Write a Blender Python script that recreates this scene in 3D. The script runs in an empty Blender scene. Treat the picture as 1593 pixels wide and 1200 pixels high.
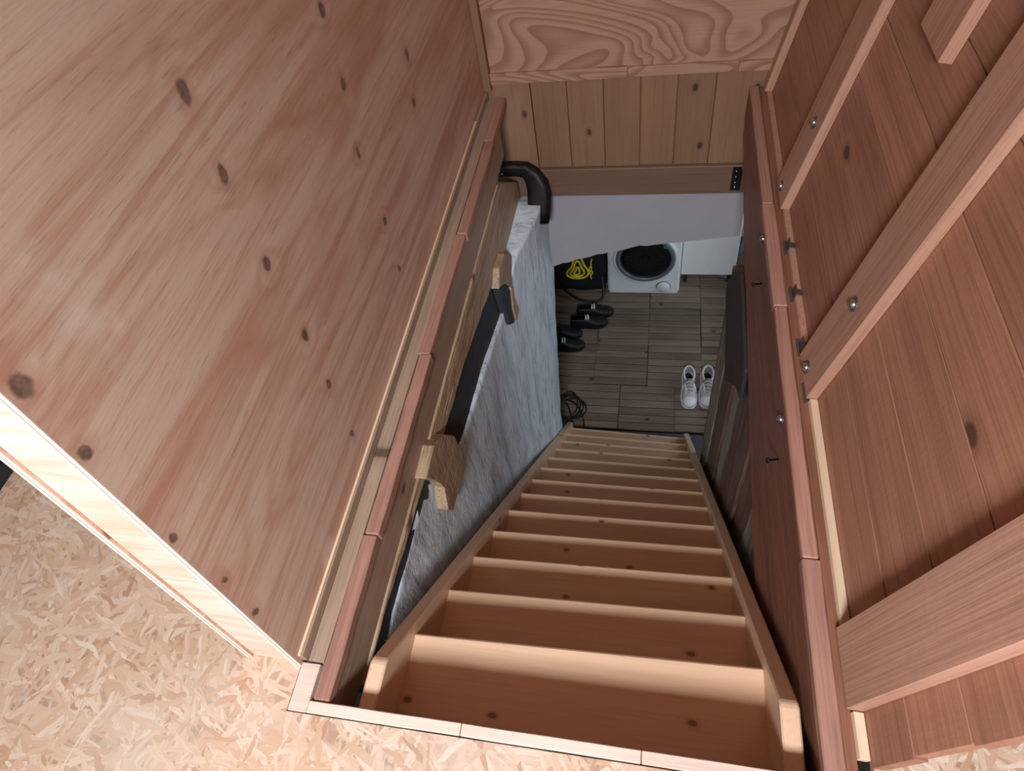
import bpy, bmesh, math, random
from mathutils import Vector, Matrix, noise
random.seed(7)
sc = bpy.context.scene
col = sc.collection

# ------------------------------------------------------------------ camera
cam_d = bpy.data.cameras.new('camera')
cam = bpy.data.objects.new('camera', cam_d); col.objects.link(cam)
cam_d.sensor_fit = 'HORIZONTAL'; cam_d.sensor_width = 36.0
cam_d.lens = 1019.62 / 1593 * 36.0
cam_d.clip_start = 0.02
Rr = (0.97882171, 0.15327162, -0.13570506)
Rd = (0.04120296, -0.79683462, -0.60279093)
Rf = (-0.20052524, 0.5844334, -0.78627427)
cam.matrix_world = Matrix(((Rr[0], -Rd[0], -Rf[0], 0.0), (Rr[1], -Rd[1], -Rf[1], 0.0),
                           (Rr[2], -Rd[2], -Rf[2], 1.5), (0, 0, 0, 1)))
sc.camera = cam

# ------------------------------------------------------------------ world, daylight, exposure
w = bpy.data.worlds.new('world'); sc.world = w; w.use_nodes = True
w.node_tree.nodes['Background'].inputs[0].default_value = (0.62, 0.78, 1.0, 1)
w.node_tree.nodes['Background'].inputs[1].default_value = 0.5

def area(name, loc, target, sx, sy, power, colr):
    d = bpy.data.lights.new(name, 'AREA'); d.shape = 'RECTANGLE'; d.size = sx; d.size_y = sy
    d.energy = power; d.color = colr
    o = bpy.data.objects.new(name, d); col.objects.link(o); o.location = loc
    o.rotation_euler = (Vector(target) - Vector(loc)).to_track_quat('-Z', 'Y').to_euler()
    return o
# daylight of the roof window behind the camera, and of the window of the room downstairs
SKY_C = Vector((-0.15, -1.55, 2.13))
SKY_N = Vector((0, 0.6476, -0.7619))
area('roof_window_daylight', SKY_C - SKY_N * 0.12, SKY_C + SKY_N, 0.68, 0.46, 170, (0.85, 0.93, 1.0))
area('lower_window_daylight', (2.28, 3.7, -1.75), (0.0, 3.7, -2.35), 1.0, 1.1, 17, (0.78, 0.90, 1.0))

sc.view_settings.view_transform = 'Standard'
sc.view_settings.look = 'None'
sc.view_settings.gamma = 1.0
sc.view_settings.use_curve_mapping = False
sc.view_settings.exposure = 0.0
sc.cycles.max_bounces = 6; sc.cycles.diffuse_bounces = 4; sc.cycles.glossy_bounces = 2; sc.cycles.transmission_bounces = 2; sc.cycles.transparent_max_bounces = 4

# ------------------------------------------------------------------ material helpers
def lin(v):
    v /= 255.0
    return v / 12.92 if v <= 0.04045 else ((v + 0.055) / 1.055) ** 2.4
def c(r, g, b): return (lin(r), lin(g), lin(b), 1.0)

class NT:
    def __init__(s, name):
        s.m = bpy.data.materials.new(name); s.m.use_nodes = True
        s.t = s.m.node_tree; s.b = s.t.nodes['Principled BSDF']
    def n(s, typ, **kw):
        x = s.t.nodes.new(typ)
        for k, v in kw.items(): setattr(x, k, v)
        return x
    def lk(s, a, b): s.t.links.new(a, b)
    def put(s, sock, v):
        if hasattr(v, 'is_linked') or hasattr(v, 'links'): s.lk(v, sock)
        else: sock.default_value = v
    def math(s, op, a, b=0.0, cc=None, clamp=False):
        x = s.n('ShaderNodeMath', operation=op, use_clamp=clamp)
        s.put(x.inputs[0], a); s.put(x.inputs[1], b)
        if cc is not None: s.put(x.inputs[2], cc)
        return x.outputs[0]
    def vm(s, op, a, b=(0, 0, 0)):
        x = s.n('ShaderNodeVectorMath', operation=op); s.put(x.inputs[0], a); s.put(x.inputs[1], b)
        return x.outputs[0] if op not in ('LENGTH', 'DISTANCE', 'DOT_PRODUCT') else x.outputs[1]
    def mix(s, f, a, b, mode='MIX'):
        x = s.n('ShaderNodeMix', data_type='RGBA', blend_type=mode)
        s.put(x.inputs[0], f); s.put(x.inputs[6], a); s.put(x.inputs[7], b)
        return x.outputs[2]
    def noise(s, v, scale=1.0, detail=3.0, rough=0.55, dist=0.0):
        x = s.n('ShaderNodeTexNoise'); s.lk(v, x.inputs['Vector'])
        x.inputs['Scale'].default_value = scale; x.inputs['Detail'].default_value = detail
        x.inputs['Roughness'].default_value = rough; x.inputs['Distortion'].default_value = dist
        return x.outputs[0]
    def mr(s, v, a, b, x=0.0, y=1.0, smooth=True):
        k = s.n('ShaderNodeMapRange'); k.interpolation_type = 'SMOOTHSTEP' if smooth else 'LINEAR'
        s.put(k.inputs[0], v)
        for i, q in zip((1, 2, 3, 4), (a, b, x, y)): k.inputs[i].default_value = q
        return k.outputs[0]
    def coords(s, rnd=True):
        tc = s.n('ShaderNodeTexCoord').outputs['Object']
        if not rnd: return tc, None
        oi = s.n('ShaderNodeObjectInfo').outputs['Random']
        cb = s.n('ShaderNodeCombineXYZ')
        for i, k in enumerate((37.0, 53.0, 71.0)): s.lk(s.math('MULTIPLY', oi, k), cb.inputs[i])
        return s.vm('ADD', tc, cb.outputs[0]), oi
    def mapv(s, v, scale=(1, 1, 1), rot=(0, 0, 0), loc=(0, 0, 0)):
        x = s.n('ShaderNodeMapping'); s.lk(v, x.inputs[0])
        x.inputs['Location'].default_value = loc; x.inputs['Rotation'].default_value = rot
        x.inputs['Scale'].default_value = scale
        return x.outputs[0]
    def bump(s, hgt, strength, dist=0.002):
        x = s.n('ShaderNodeBump'); x.inputs['Strength'].default_value = strength
        x.inputs['Distance'].default_value = dist; s.lk(hgt, x.inputs['Height'])
        s.lk(x.outputs[0], s.b.inputs['Normal'])
    def done(s, color, rough=0.6):
        s.put(s.b.inputs['Base Color'], color); s.put(s.b.inputs['Roughness'], rough)
        return s.m

def sc3(axis, along, across):
    return tuple(along if i == axis else across for i in range(3))

def soft(q, k=0.13):      # pale, slightly pinkish timber
    l = 0.35 * q[0] + 0.5 * q[1] + 0.15 * q[2]
    return (q[0] + (l - q[0]) * k * .8, q[1] + (l - q[1]) * k, q[2] + (l * 1.04 - q[2]) * k, 1.0)

def wood(name, light, mid, dark, axis=1, ring=1.0, freq=26.0, across=4.5, var=0.16, knots=1.0, nrm=2,
         rough=0.55, rot=(0, 0, 0), fib=0.16, bstr=0.25, along=0.35, stain=0.0, saw=0.0, kscale=5.0):
    light, mid, dark = (soft(q) for q in (light, mid, dark))
    g = NT(name); p, rnd = g.coords()
    if any(rot): p = g.mapv(p, rot=rot)
    nf = g.noise(g.mapv(p, sc3(axis, along, across)), 1.0, 2.0, 0.45, 0.35)
    sx = g.n('ShaderNodeSeparateXYZ'); g.lk(p, sx.inputs[0]); cx = g.n('ShaderNodeCombineXYZ')
    g.lk(g.math('MULTIPLY', sx.outputs[axis], kscale * .6), cx.inputs[0]); g.lk(g.math('MULTIPLY', sx.outputs[3 - axis - nrm], kscale), cx.inputs[1])
    vo = g.n('ShaderNodeTexVoronoi', feature='F1', voronoi_dimensions='2D'); g.lk(cx.outputs[0], vo.inputs['Vector'])
    vo.inputs['Scale'].default_value = 1.0; vo.inputs['Randomness'].default_value = 1.0
    gate = g.math('GREATER_THAN', g.n_sep(vo.outputs['Color'], 0), 1.0 - 0.55 * knots) if knots > 0 else None
    if gate is not None:
        halo = g.math('MULTIPLY', g.mr(vo.outputs['Distance'], 0.0, 0.22, 1.0, 0.0), gate)
        nf = g.math('ADD', nf, g.math('MULTIPLY', halo, 0.09))
    rings = g.math('MULTIPLY_ADD', g.math('SINE', g.math('MULTIPLY', nf, freq * 6.283 * 0.35)), 0.5, 0.5)
    rings = g.math('POWER', rings, 1.7)
    fine = g.noise(g.mapv(p, sc3(axis, 3.0, 130.0)), 1.0, 2.0, 0.6)
    big = g.noise(g.mapv(p, sc3(axis, 0.8, 2.5)), 1.0, 2.0)
    cc_ = g.mix(g.math('MULTIPLY', rings, 0.62 * ring), light, mid)
    cc_ = g.mix(g.mr(big, 0.35, 0.7, 0.0, 0.38), cc_, mid)
    cc_ = g.mix(g.mr(fine, 0.42, 0.7, 0.0, fib * 1.6), cc_, dark)
    if stain > 0:
        st = g.noise(g.mapv(p, sc3(axis, 1.5, 6.0)), 1.0, 4.0, 0.65)
        cc_ = g.mix(g.mr(st, 0.5, 0.72, 0.0, stain), cc_, dark)
    if gate is not None:
        core = g.math('MULTIPLY', g.mr(vo.outputs['Distance'], 0.035, 0.062, 1.0, 0.0), gate)
        rim = g.math('MULTIPLY', g.mr(vo.outputs['Distance'], 0.05, 0.11, 1.0, 0.0), gate)
        cc_ = g.mix(g.math('MULTIPLY', rim, 0.35), cc_, dark)
        cc_ = g.mix(g.math('MULTIPLY', core, 0.75), cc_, tuple(x * 0.35 for x in dark[:3]) + (1,))
    vv = g.math('MULTIPLY_ADD', rnd, var, 1.0 - var * 0.5)
    cb = g.n('ShaderNodeCombineXYZ')
    for i in range(3): g.lk(vv, cb.inputs[i])
    cc_ = g.mix(1.0, cc_, cb.outputs[0], 'MULTIPLY')
    hgt = fine
    if saw > 0:
        sv = [1.0, 1.0, 1.0]; sv[axis] = 70.0; sv[nrm] = 1.0
        oth = 3 - axis - nrm
        sv[oth] = 14.0
        sn = g.noise(g.mapv(p, tuple(sv), rot=(0.5 if nrm == 0 else 0, 0, 0)), 1.0, 2.0, 0.6, 0.4)
        hgt = g.math('MULTIPLY_ADD', sn, saw, hgt)
    if bstr > 0.15: g.bump(hgt, bstr)
    return g.done(cc_, rough)

def n_sep(s, v, i):
    x = s.n('ShaderNodeSeparateColor'); s.lk(v, x.inputs[0]); return x.outputs[i]
NT.n_sep = n_sep

def plain(name, colr, rough=0.5, metal=0.0, bump=0.0, bscale=60.0, var=0.0):
    g = NT(name); p, r = g.coords(False)
    nz = g.noise(p, bscale, 3.0)
    cc_ = g.mix(g.mr(nz, 0.35, 0.7, 0.0, 1.0), colr, tuple(x * (1 - 0.05 - var) for x in colr[:3]) + (1,))
    if bump: g.bump(nz, bump)
    g.b.inputs['Metallic'].default_value = metal
    return g.done(cc_, rough)

# left plywood: grain runs along Y, knots at their measured places (object space = world space)
def plywood_knots(name, knots, light, mid, dark):
    g = NT(name); p, _ = g.coords(False)
    wn = g.n('ShaderNodeTexNoise'); g.lk(p, wn.inputs['Vector']); wn.inputs['Scale'].default_value = 30.0
    pw = g.vm('ADD', p, g.vm('MULTIPLY', g.vm('SUBTRACT', wn.outputs[1], (.5, .5, .5)), (.02, .02, .02)))
    core = None; halo = None
    for (y, z, r) in knots:
        d = g.vm('LENGTH', g.vm('MULTIPLY', g.vm('SUBTRACT', pw, (-0.745, y, z)), (0.0, 1.45 / r, 1.0 / r)))
        k1 = g.mr(d, 0.6, 1.1, 1.0, 0.0); k2 = g.mr(d, 0.0, 5.0, 1.0, 0.0)
        core = k1 if core is None else g.math('MAXIMUM', core, k1)
        halo = k2 if halo is None else g.math('MAXIMUM', halo, k2)
    nf = g.noise(g.mapv(p, (1, 0.55, 3.4)), 1.0, 2.0, 0.5, 0.5)
    nf = g.math('MULTIPLY_ADD', halo, 0.07, nf)
    ring = g.math('MULTIPLY_ADD', g.math('SINE', g.math('MULTIPLY', nf, 62.0)), 0.5, 0.5)
    ring = g.math('POWER', ring, 2.2)
    patch = g.noise(g.mapv(p, (1, 0.9, 5.0)), 1.0, 3.0, 0.6, 0.3)
    streak = g.noise(g.mapv(p, (1, 2.2, 60.0)), 1.0, 3.0, 0.65)
    fleck = g.noise(g.mapv(p, (1, 14.0, 190.0)), 1.0, 2.0, 0.6)
    st3 = g.noise(g.mapv(p, (1, 0.7, 22.0)), 1.0, 4.0, 0.7, 0.25)
    a = g.mix(g.math('MULTIPLY', ring, g.mr(patch, 0.3, 0.65, 0.05, 0.55)), light, mid)
    a = g.mix(g.mr(st3, 0.48, 0.66, 0.0, 0.6), a, mid)
    a = g.mix(g.mr(patch, 0.47, 0.66, 0.0, 0.5), a, mid)
    a = g.mix(g.mr(streak, 0.5, 0.72, 0.0, 0.55), a, mid)
    a = g.mix(g.mr(fleck, 0.58, 0.74, 0.0, 0.35), a, dark)
    sm = g.noise(p, 3.3, 4.0, 0.6, 0.4)
    a = g.mix(g.mr(sm, 0.6, 0.72, 0.0, 0.45), a, c(232, 218, 206))
    a = g.mix(g.math('MULTIPLY', g.mr(halo, 0.55, 0.95, 0.0, 1.0), 0.35), a, mid)
    kn = g.noise(p, 60.0, 2.0)
    a = g.mix(g.math('MULTIPLY', core, 0.82), a, g.mix(g.mr(kn, .35, .6), c(70, 46, 42), c(118, 90, 84)))
    g.bump(fleck, 0.2)
    return g.done(a, 0.55)

def plywood_swirl(name, light, mid, axis, sca, scr):
    g = NT(name); p, _ = g.coords()
    nf = g.noise(g.mapv(p, sc3(axis, sca, scr)), 1.0, 1.2, 0.4, 0.9)
    x = g.math('FRACT', g.math('MULTIPLY', nf, 15.0))
    ring = g.mr(x, 0.25, 0.92, 0.0, 1.0)
    ring = g.math('MULTIPLY', ring, g.mr(x, 0.93, 1.0, 1.0, 0.0))
    fine = g.noise(g.mapv(p, sc3(axis, 6.0, 160.0)), 1.0, 2.0, 0.6)
    a = g.mix(g.math('MULTIPLY', ring, 0.75), light, mid)
    a = g.mix(g.mr(fine, 0.45, 0.75, 0.0, 0.3), a, mid)
    g.bump(fine, 0.15)
    return g.done(a, 0.6)

def osb(name):
    g = NT(name); p, _ = g.coords(False)
    wv = g.n('ShaderNodeTexNoise'); g.lk(p, wv.inputs['Vector']); wv.inputs['Scale'].default_value = 9.0
    p2 = g.vm('ADD', p, g.vm('MULTIPLY', g.vm('SUBTRACT', wv.outputs[1], (0.5, 0.5, 0.5)), (0.05, 0.05, 0.0)))
    hgt = None; val = None; grain = None
    for i, a in enumerate((0.15, 0.75, 1.3, 1.85, 2.4, 2.95, 0.45)):
        r = g.mapv(p2, rot=(0, 0, a)); v = g.mapv(r, (10.0 + 2 * (i % 3), 66.0 + 14 * (i % 4), 0.001), loc=(i * 7.3, i * 3.1, i * 1.7))
        vo = g.n('ShaderNodeTexVoronoi', feature='F1', voronoi_dimensions='2D'); g.lk(v, vo.inputs['Vector']); vo.inputs['Scale'].default_value = 1.0
        cr = g.n_sep(vo.outputs['Color'], 0); cg = g.n_sep(vo.outputs['Color'], 1)
        hh = g.math('SUBTRACT', cg, g.math('MULTIPLY', vo.outputs['Distance'], 0.28))
        fi = g.noise(g.mapv(r, (12.0, 420.0, 1.0)), 1.0, 1.0)
        if hgt is None: hgt, val, grain = hh, cr, fi
        else:
            t = g.math('GREATER_THAN', hh, hgt)
            val = g.math('ADD', g.math('MULTIPLY', t, cr), g.math('MULTIPLY', g.math('SUBTRACT', 1.0, t), val))
            grain = g.math('ADD', g.math('MULTIPLY', t, fi), g.math('MULTIPLY', g.math('SUBTRACT', 1.0, t), grain))
            hgt = g.math('MAXIMUM', hgt, hh)
    rp = g.n('ShaderNodeValToRGB'); g.lk(val, rp.inputs[0]); e = rp.color_ramp.elements
    e[0].position = 0.0; e[0].color = c(184, 140, 112); e[1].position = 1.0; e[1].color = c(228, 204, 184)
    for pos, cc_ in ((0.08, c(200, 160, 132)), (0.35, c(212, 176, 148)), (0.7, c(218, 186, 162))):
        k = e.new(pos); k.color = cc_
    a = g.mix(g.mr(grain, 0.4, 0.75, 0.0, 0.35), rp.outputs[0], c(192, 146, 116))
    a = g.mix(g.mr(hgt, 0.45, 0.66, 0.4, 0.0), a, c(132, 96, 72))
    dust = g.noise(p, 2.2, 4.0, 0.65)
    a = g.mix(g.mr(dust, 0.48, 0.75, 0.0, 0.4), a, c(214, 202, 192))
    g.bump(g.noise(p, 90.0, 1.0), 0.25, 0.002)
    return g.done(a, 0.5)

def plaster(name):
    g = NT(name); p, _ = g.coords(False)
    st = g.noise(g.mapv(p, (6, 9.0, 2.0)), 1.0, 5.0, 0.65, 0.5)
    st2 = g.noise(g.mapv(p, (10, 42.0, 5.0)), 1.0, 4.0, 0.7, 0.2)
    bl = g.noise(p, 1.7, 4.0, 0.6)
    a = g.mix(g.mr(st, 0.42, 0.72, 0.0, 0.75), c(228, 237, 246), c(166, 176, 188))
    a = g.mix(g.mr(st2, 0.5, 0.72, 0.0, 0.7), a, c(112, 119, 128))
    a = g.mix(g.mr(bl, 0.55, 0.75, 0.0, 0.5), a, c(222, 224, 226))
    g.bump(g.noise(p, 38.0, 4.0, 0.65), 0.7, 0.006)
    return g.done(a, 0.75)

M = {}
M['osb'] = osb('osb_board')
KN = [(1.463, .912, .022), (.908, 1.031, .024), (.893, .885, .021), (.876, .692, .021), (.868, .486, .018), (.854, .328, .016),
      (.374, .954, .022), (.361, .822, .016), (.342, .583, .015), (.339, .406, .013), (.326, .269, .013), (1.441, .752, .02),
      (1.392, .595, .017), (1.895, .594, .022), (1.849, .467, .018), (1.403, .367, .016), (1.386, .203, .013), (.835, .137, .014)]
M['ply'] = plywood_knots('plywood_pine', KN, c(216, 184, 164), c(188, 134, 110), c(144, 96, 76))
M['ply_back'] = plywood_swirl('plywood_swirl', c(178, 136, 114), c(138, 92, 72), 0, 1.3, 3.6)
M['ply_edge'] = plain('plywood_edge', c(232, 222, 208), 0.7, bump=0.3, bscale=90)
M['ply_glue'] = plain('plywood_glue_line', c(168, 152, 138), 0.7)
M['stud'] = wood('stud_pine', c(240, 212, 194), c(226, 172, 140), c(196, 140, 108), axis=0, nrm=1, knots=0, along=1.0, across=6, freq=22)
M['stair_x'] = wood('stair_pine_tread', c(238, 194, 154), c(220, 168, 126), c(172, 114, 76), axis=0, nrm=2, knots=1.1, kscale=7.5, rough=0.42, fib=.08, bstr=.06, freq=14, ring=.55, var=.07)
M['stair_d'] = wood('stair_pine_stringer', c(238, 196, 156), c(222, 172, 130), c(176, 120, 82), axis=1, nrm=0, knots=0.5, rough=0.42, fib=.08, bstr=.06, freq=14, ring=.55, rot=(0.83, 0, 0), var=.04)
M['hatch'] = wood('hatch_board_larch', c(176, 118, 86), c(150, 94, 66), c(102, 60, 42), axis=1, nrm=0, knots=0.3, freq=15, ring=.75, fib=.2, bstr=.45, saw=.45, var=.24, kscale=3.2)
M['batten'] = wood('hatch_batten_larch', c(192, 140, 112), c(170, 116, 90), c(122, 80, 60), axis=2, nrm=0, knots=0.3, freq=14, ring=.6, fib=.2, bstr=.5, saw=.7, kscale=4.0)
M['lath_light'] = wood('pale_lath', c(236, 204, 166), c(218, 176, 132), c(180, 128, 86), axis=1, nrm=2, knots=0, ring=.4, fib=.08, bstr=.1)
M['trimwood'] = wood('sawn_trim', c(234, 208, 190), c(218, 180, 156), c(174, 128, 102), axis=0, nrm=2, knots=0, ring=.4, fib=.1, bstr=.2)
M['pink'] = wood('reddish_lath', c(182, 130, 108), c(162, 106, 88), c(100, 58, 50), axis=1, nrm=2, knots=0.15, ring=.3, fib=.2, bstr=.6, stain=.35)
M['joist'] = wood('joist_brown', c(150, 92, 62), c(124, 72, 48), c(82, 44, 30), axis=1, nrm=0, knots=0.25, ring=.7, freq=18, fib=.22, bstr=.5, stain=.4)
M['joist_grey'] = wood('joist_beige', c(176, 146, 120), c(156, 122, 98), c(112, 82, 64), axis=1, nrm=0, knots=0.2, ring=.4, fib=.2, bstr=.4, stain=.25)
M['rough_beam'] = wood('rough_sawn_beam', c(196, 164, 126), c(170, 132, 96), c(116, 82, 56), axis=1, nrm=0, knots=0.1, ring=.5, fib=.35, bstr=1.0, stain=.5, saw=1.0)
M['boards_back'] = wood('back_boards', c(150, 108, 76), c(130, 90, 60), c(88, 56, 36), axis=2, nrm=1, knots=0.5, freq=13, ring=.55, fib=.12, var=.2)
M['beam_back'] = wood('back_beam', c(136, 100, 78), c(116, 84, 64), c(84, 56, 42), axis=0, nrm=1, knots=0.3, ring=.5, stain=.2, freq=12)
M['old_red'] = wood('old_split_wood', c(132, 96, 76), c(104, 70, 54), c(56, 36, 30), axis=2, nrm=0, knots=0.0, ring=.8, freq=22, fib=.5, bstr=1.0, stain=.7)
M['old_grey'] = wood('old_grey_wood', c(168, 156, 142), c(138, 122, 106), c(84, 66, 54), axis=2, nrm=0, knots=0.0, ring=.6, freq=18, fib=.4, bstr=.9, stain=.6)
M['old_brown'] = wood('old_jamb', c(126, 98, 78), c(106, 78, 60), c(70, 48, 38), axis=2, nrm=0, knots=0, stain=.3)
M['plaster'] = plaster('old_whitewash')
M['gap'] = plain('dark_gap_filler', c(52, 55, 62), 0.85, bump=.4, bscale=30)  # near-black colour for the gap below the old beam
M['gyps'] = plain('gypsum_board', c(168, 163, 168), 0.85, bump=.05, bscale=5)
M['gyps_edge'] = plain('gypsum_torn_edge', c(214, 210, 204), 0.9, bump=.3)
M['iron'] = plain('black_iron', c(36, 31, 31), 0.5, 0.5, bump=.3)
M['leather'] = plain('dark_brown_felt', c(60, 45, 42), 0.8, bump=.15)
M['steel'] = plain('zinc_bolt', c(200, 204, 210), 0.25, 1.0)
M['zinc'] = plain('dull_zinc', c(120, 116, 112), 0.45, 0.8)
M['slat'] = wood('deck_slat', c(134, 114, 96), c(112, 92, 74), c(58, 44, 34), axis=0, nrm=2, knots=0.35, ring=.5, freq=14, fib=.25, stain=.35, var=.35, rough=.6)
M['concrete'] = plain('concrete', c(96, 98, 104), 0.9, bump=.5, bscale=35, var=.2)
M['deckbase'] = plain('deck_base', c(24, 22, 22), 0.9)
M['white_enamel'] = plain('white_enamel', c(226, 232, 236), 0.3)
M['white_board'] = plain('white_laminate', c(226, 224, 224), 0.45)
M['grey_plastic'] = plain('grey_plastic', c(98, 104, 112), 0.35)
M['dark_glass'] = plain('dark_glass', c(12, 13, 16), 0.08)
M['black_cloth'] = plain('black_cloth', c(16, 17, 20), 0.85, bump=.4, bscale=120)
M['black_rubber'] = plain('black_rubber', c(12, 13, 16), 0.55, bump=.15)
M['yellow'] = plain('yellow_print', c(232, 206, 44), 0.6)
M['shoe_white'] = plain('white_leather', c(206, 206, 210), 0.4, bump=.15)
M['shoe_sole'] = plain('white_rubber', c(226, 228, 232), 0.5)
M['shoe_silver'] = plain('silver_mesh', c(182, 178, 180), 0.6, bump=.4, bscale=200)
M['shoe_grey'] = plain('taupe_mesh', c(150, 136, 130), 0.8, bump=.5, bscale=200)
M['shoe_in'] = plain('dark_lining', c(40, 38, 44), 0.9)
M['lace'] = plain('white_lace', c(225, 225, 228), 0.7)
M['cable'] = plain('cable_black', c(18, 20, 24), 0.4)
M['bar'] = plain('dark_grey_metal', c(44, 52, 62), 0.35, 0.3)
M['blue_cloth'] = plain('blue_cloth', c(112, 160, 196), 0.85, bump=.4, bscale=40)
M['room_white'] = plain('room_paint', c(196, 188, 180), 0.85)
M['room_dim'] = plain('attic_paint', c(132, 114, 102), 0.85)
M['roof'] = wood('roof_boarding', c(232, 206, 186), c(222, 192, 168), c(190, 156, 130), axis=0, nrm=2, knots=.3)
M['hessian'] = plain('frayed_mesh', c(150, 142, 132), 0.9)

def glass_mat():
    g = NT('window_pane'); tr = g.n('ShaderNodeBsdfTransparent'); gl = g.n('ShaderNodeBsdfGlossy')
    gl.inputs['Roughness'].default_value = 0.02
    mx = g.n('ShaderNodeMixShader'); mx.inputs[0].default_value = 0.06
    g.lk(tr.outputs[0], mx.inputs[1]); g.lk(gl.outputs[0], mx.inputs[2])
    g.lk(mx.outputs[0], g.t.nodes['Material Output'].inputs[0])
    return g.m
M['pane'] = glass_mat()

# ------------------------------------------------------------------ object helpers
ORG = {}
def tag(o, label=None, cat=None, group=None, kind=None):
    if label: o['label'] = label
    if cat: o['category'] = cat
    if group: o['group'] = group
    if kind: o['kind'] = kind
    return o
def thing(name, loc, label, cat, group=None, kind=None, rot=(0, 0, 0), local=False):
    o = bpy.data.objects.new(name, None); col.objects.link(o); o.empty_display_size = 0.05
    o.location = loc; o.rotation_euler = rot
    ORG[o.name] = Vector((0, 0, 0)) if local else Vector(loc)
    return tag(o, label, cat, group, kind)
def link(name, me, mat, loc, parent):
    me.materials.append(M[mat]) if isinstance(mat, str) else None
    o = bpy.data.objects.new(name, me); col.objects.link(o)
    off = Vector((0, 0, 0))
    if parent is not None:
        o.parent = parent; off = ORG.get(parent.name, Vector((0, 0, 0)))
    o.location = Vector(loc) - off
    ORG[o.name] = Vector(loc)
    return o
def mesh_of(bm, name, smooth=False):
    bmesh.ops.recalc_face_normals(bm, faces=bm.faces)
    me = bpy.data.meshes.new(name); bm.to_mesh(me); bm.free()
    if smooth:
        for p in me.polygons: p.use_smooth = True
    return me
def box(name, mat, lo, hi, parent=None, bev=0.0015, rough=0.0, cuts=0, seg=1, atorigin=False):
    lo, hi = Vector(lo), Vector(hi); ctr = (lo + hi) / 2; d = hi - lo
    bm = bmesh.new(); bmesh.ops.create_cube(bm, size=1.0)
    for v in bm.verts: v.co = Vector((v.co.x * d.x, v.co.y * d.y, v.co.z * d.z))
    if bev > 0: bmesh.ops.bevel(bm, geom=bm.edges[:], offset=min(bev, min(d) * .3), segments=seg, affect='EDGES')
    if rough > 0: roughen(bm, rough, cuts, ctr)
    if atorigin:
        bmesh.ops.translate(bm, verts=bm.verts, vec=ctr); ctr = Vector((0, 0, 0))
    return link(name, mesh_of(bm, name), mat, ctr, parent)
def roughen(bm, amp, maxlen, off=Vector((0, 0, 0))):
    for it in range(6):
        ed = [e for e in bm.edges if e.calc_length() > maxlen]
        if not ed: break
        bmesh.ops.subdivide_edges(bm, edges=ed, cuts=1, use_grid_fill=True)
    bmesh.ops.triangulate(bm, faces=[f for f in bm.faces if len(f.verts) > 4])
    for v in bm.verts:
        q = (v.co + off)
        n_ = noise.noise_vector(q * 9.0) * 0.7 + noise.noise_vector(q * 27.0) * 0.4
        v.co += n_ * amp
def prism_x(name, mat, prof, x0, x1, parent=None, bev=0.002, rough=0.0, cuts=0.1):
    """profile of (y, z) points extruded along X"""
    cy = sum(p[0] for p in prof) / len(prof); cz = sum(p[1] for p in prof) / len(prof); ctr = Vector(((x0 + x1) / 2, cy, cz))
    bm = bmesh.new()
    a = [bm.verts.new((x0 - ctr.x, y - cy, z - cz)) for y, z in prof]
    b = [bm.verts.new((x1 - ctr.x, y - cy, z - cz)) for y, z in prof]
    n_ = len(prof); bm.faces.new(a); bm.faces.new(b[::-1])
    for i in range(n_): bm.faces.new((a[i], a[(i + 1) % n_], b[(i + 1) % n_], b[i]))
    if bev > 0: bmesh.ops.bevel(bm, geom=bm.edges[:], offset=bev, segments=1, affect='EDGES')
    if rough > 0:
        bmesh.ops.triangulate(bm, faces=[f for f in bm.faces if len(f.verts) > 4])
        roughen(bm, rough, cuts, ctr)
    return link(name, mesh_of(bm, name), mat, ctr, parent)
def prism_y(name, mat, prof, y0, y1, parent=None, bev=0.002):
    cx = sum(p[0] for p in prof) / len(prof); cz = sum(p[1] for p in prof) / len(prof); ctr = Vector((cx, (y0 + y1) / 2, cz))
    bm = bmesh.new()
    a = [bm.verts.new((x - cx, y0 - ctr.y, z - cz)) for x, z in prof]
    b = [bm.verts.new((x - cx, y1 - ctr.y, z - cz)) for x, z in prof]
    n_ = len(prof); bm.faces.new(a); bm.faces.new(b[::-1])
    for i in range(n_): bm.faces.new((a[i], a[(i + 1) % n_], b[(i + 1) % n_], b[i]))
    if bev > 0: bmesh.ops.bevel(bm, geom=bm.edges[:], offset=bev, segments=1, affect='EDGES')
    return link(name, mesh_of(bm, name), mat, ctr, parent)
def tube(name, mat, pts, r, parent=None, cyclic=False, segs=3):
    cu = bpy.data.curves.new(name, 'CURVE'); cu.dimensions = '3D'; cu.bevel_depth = r; cu.bevel_resolution = segs; cu.use_fill_caps = True
    sp = cu.splines.new('NURBS'); sp.points.add(len(pts) - 1)
    for p, q in zip(sp.points, pts): p.co = (*q, 1)
    sp.order_u = 3; sp.use_endpoint_u = not cyclic; sp.use_cyclic_u = cyclic; sp.resolution_u = 6
    tmp = bpy.data.objects.new(name, cu); col.objects.link(tmp)
    dg = bpy.context.evaluated_depsgraph_get(); dg.update()
    me = bpy.data.meshes.new_from_object(tmp.evaluated_get(dg)); bpy.data.objects.remove(tmp); bpy.data.curves.remove(cu)
    me.name = name
    for p in me.polygons: p.use_smooth = True
    me.materials.clear()
    org = Vector(pts[0]); me.transform(Matrix.Translation(-org))
    return link(name, me, mat, org, parent)
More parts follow.
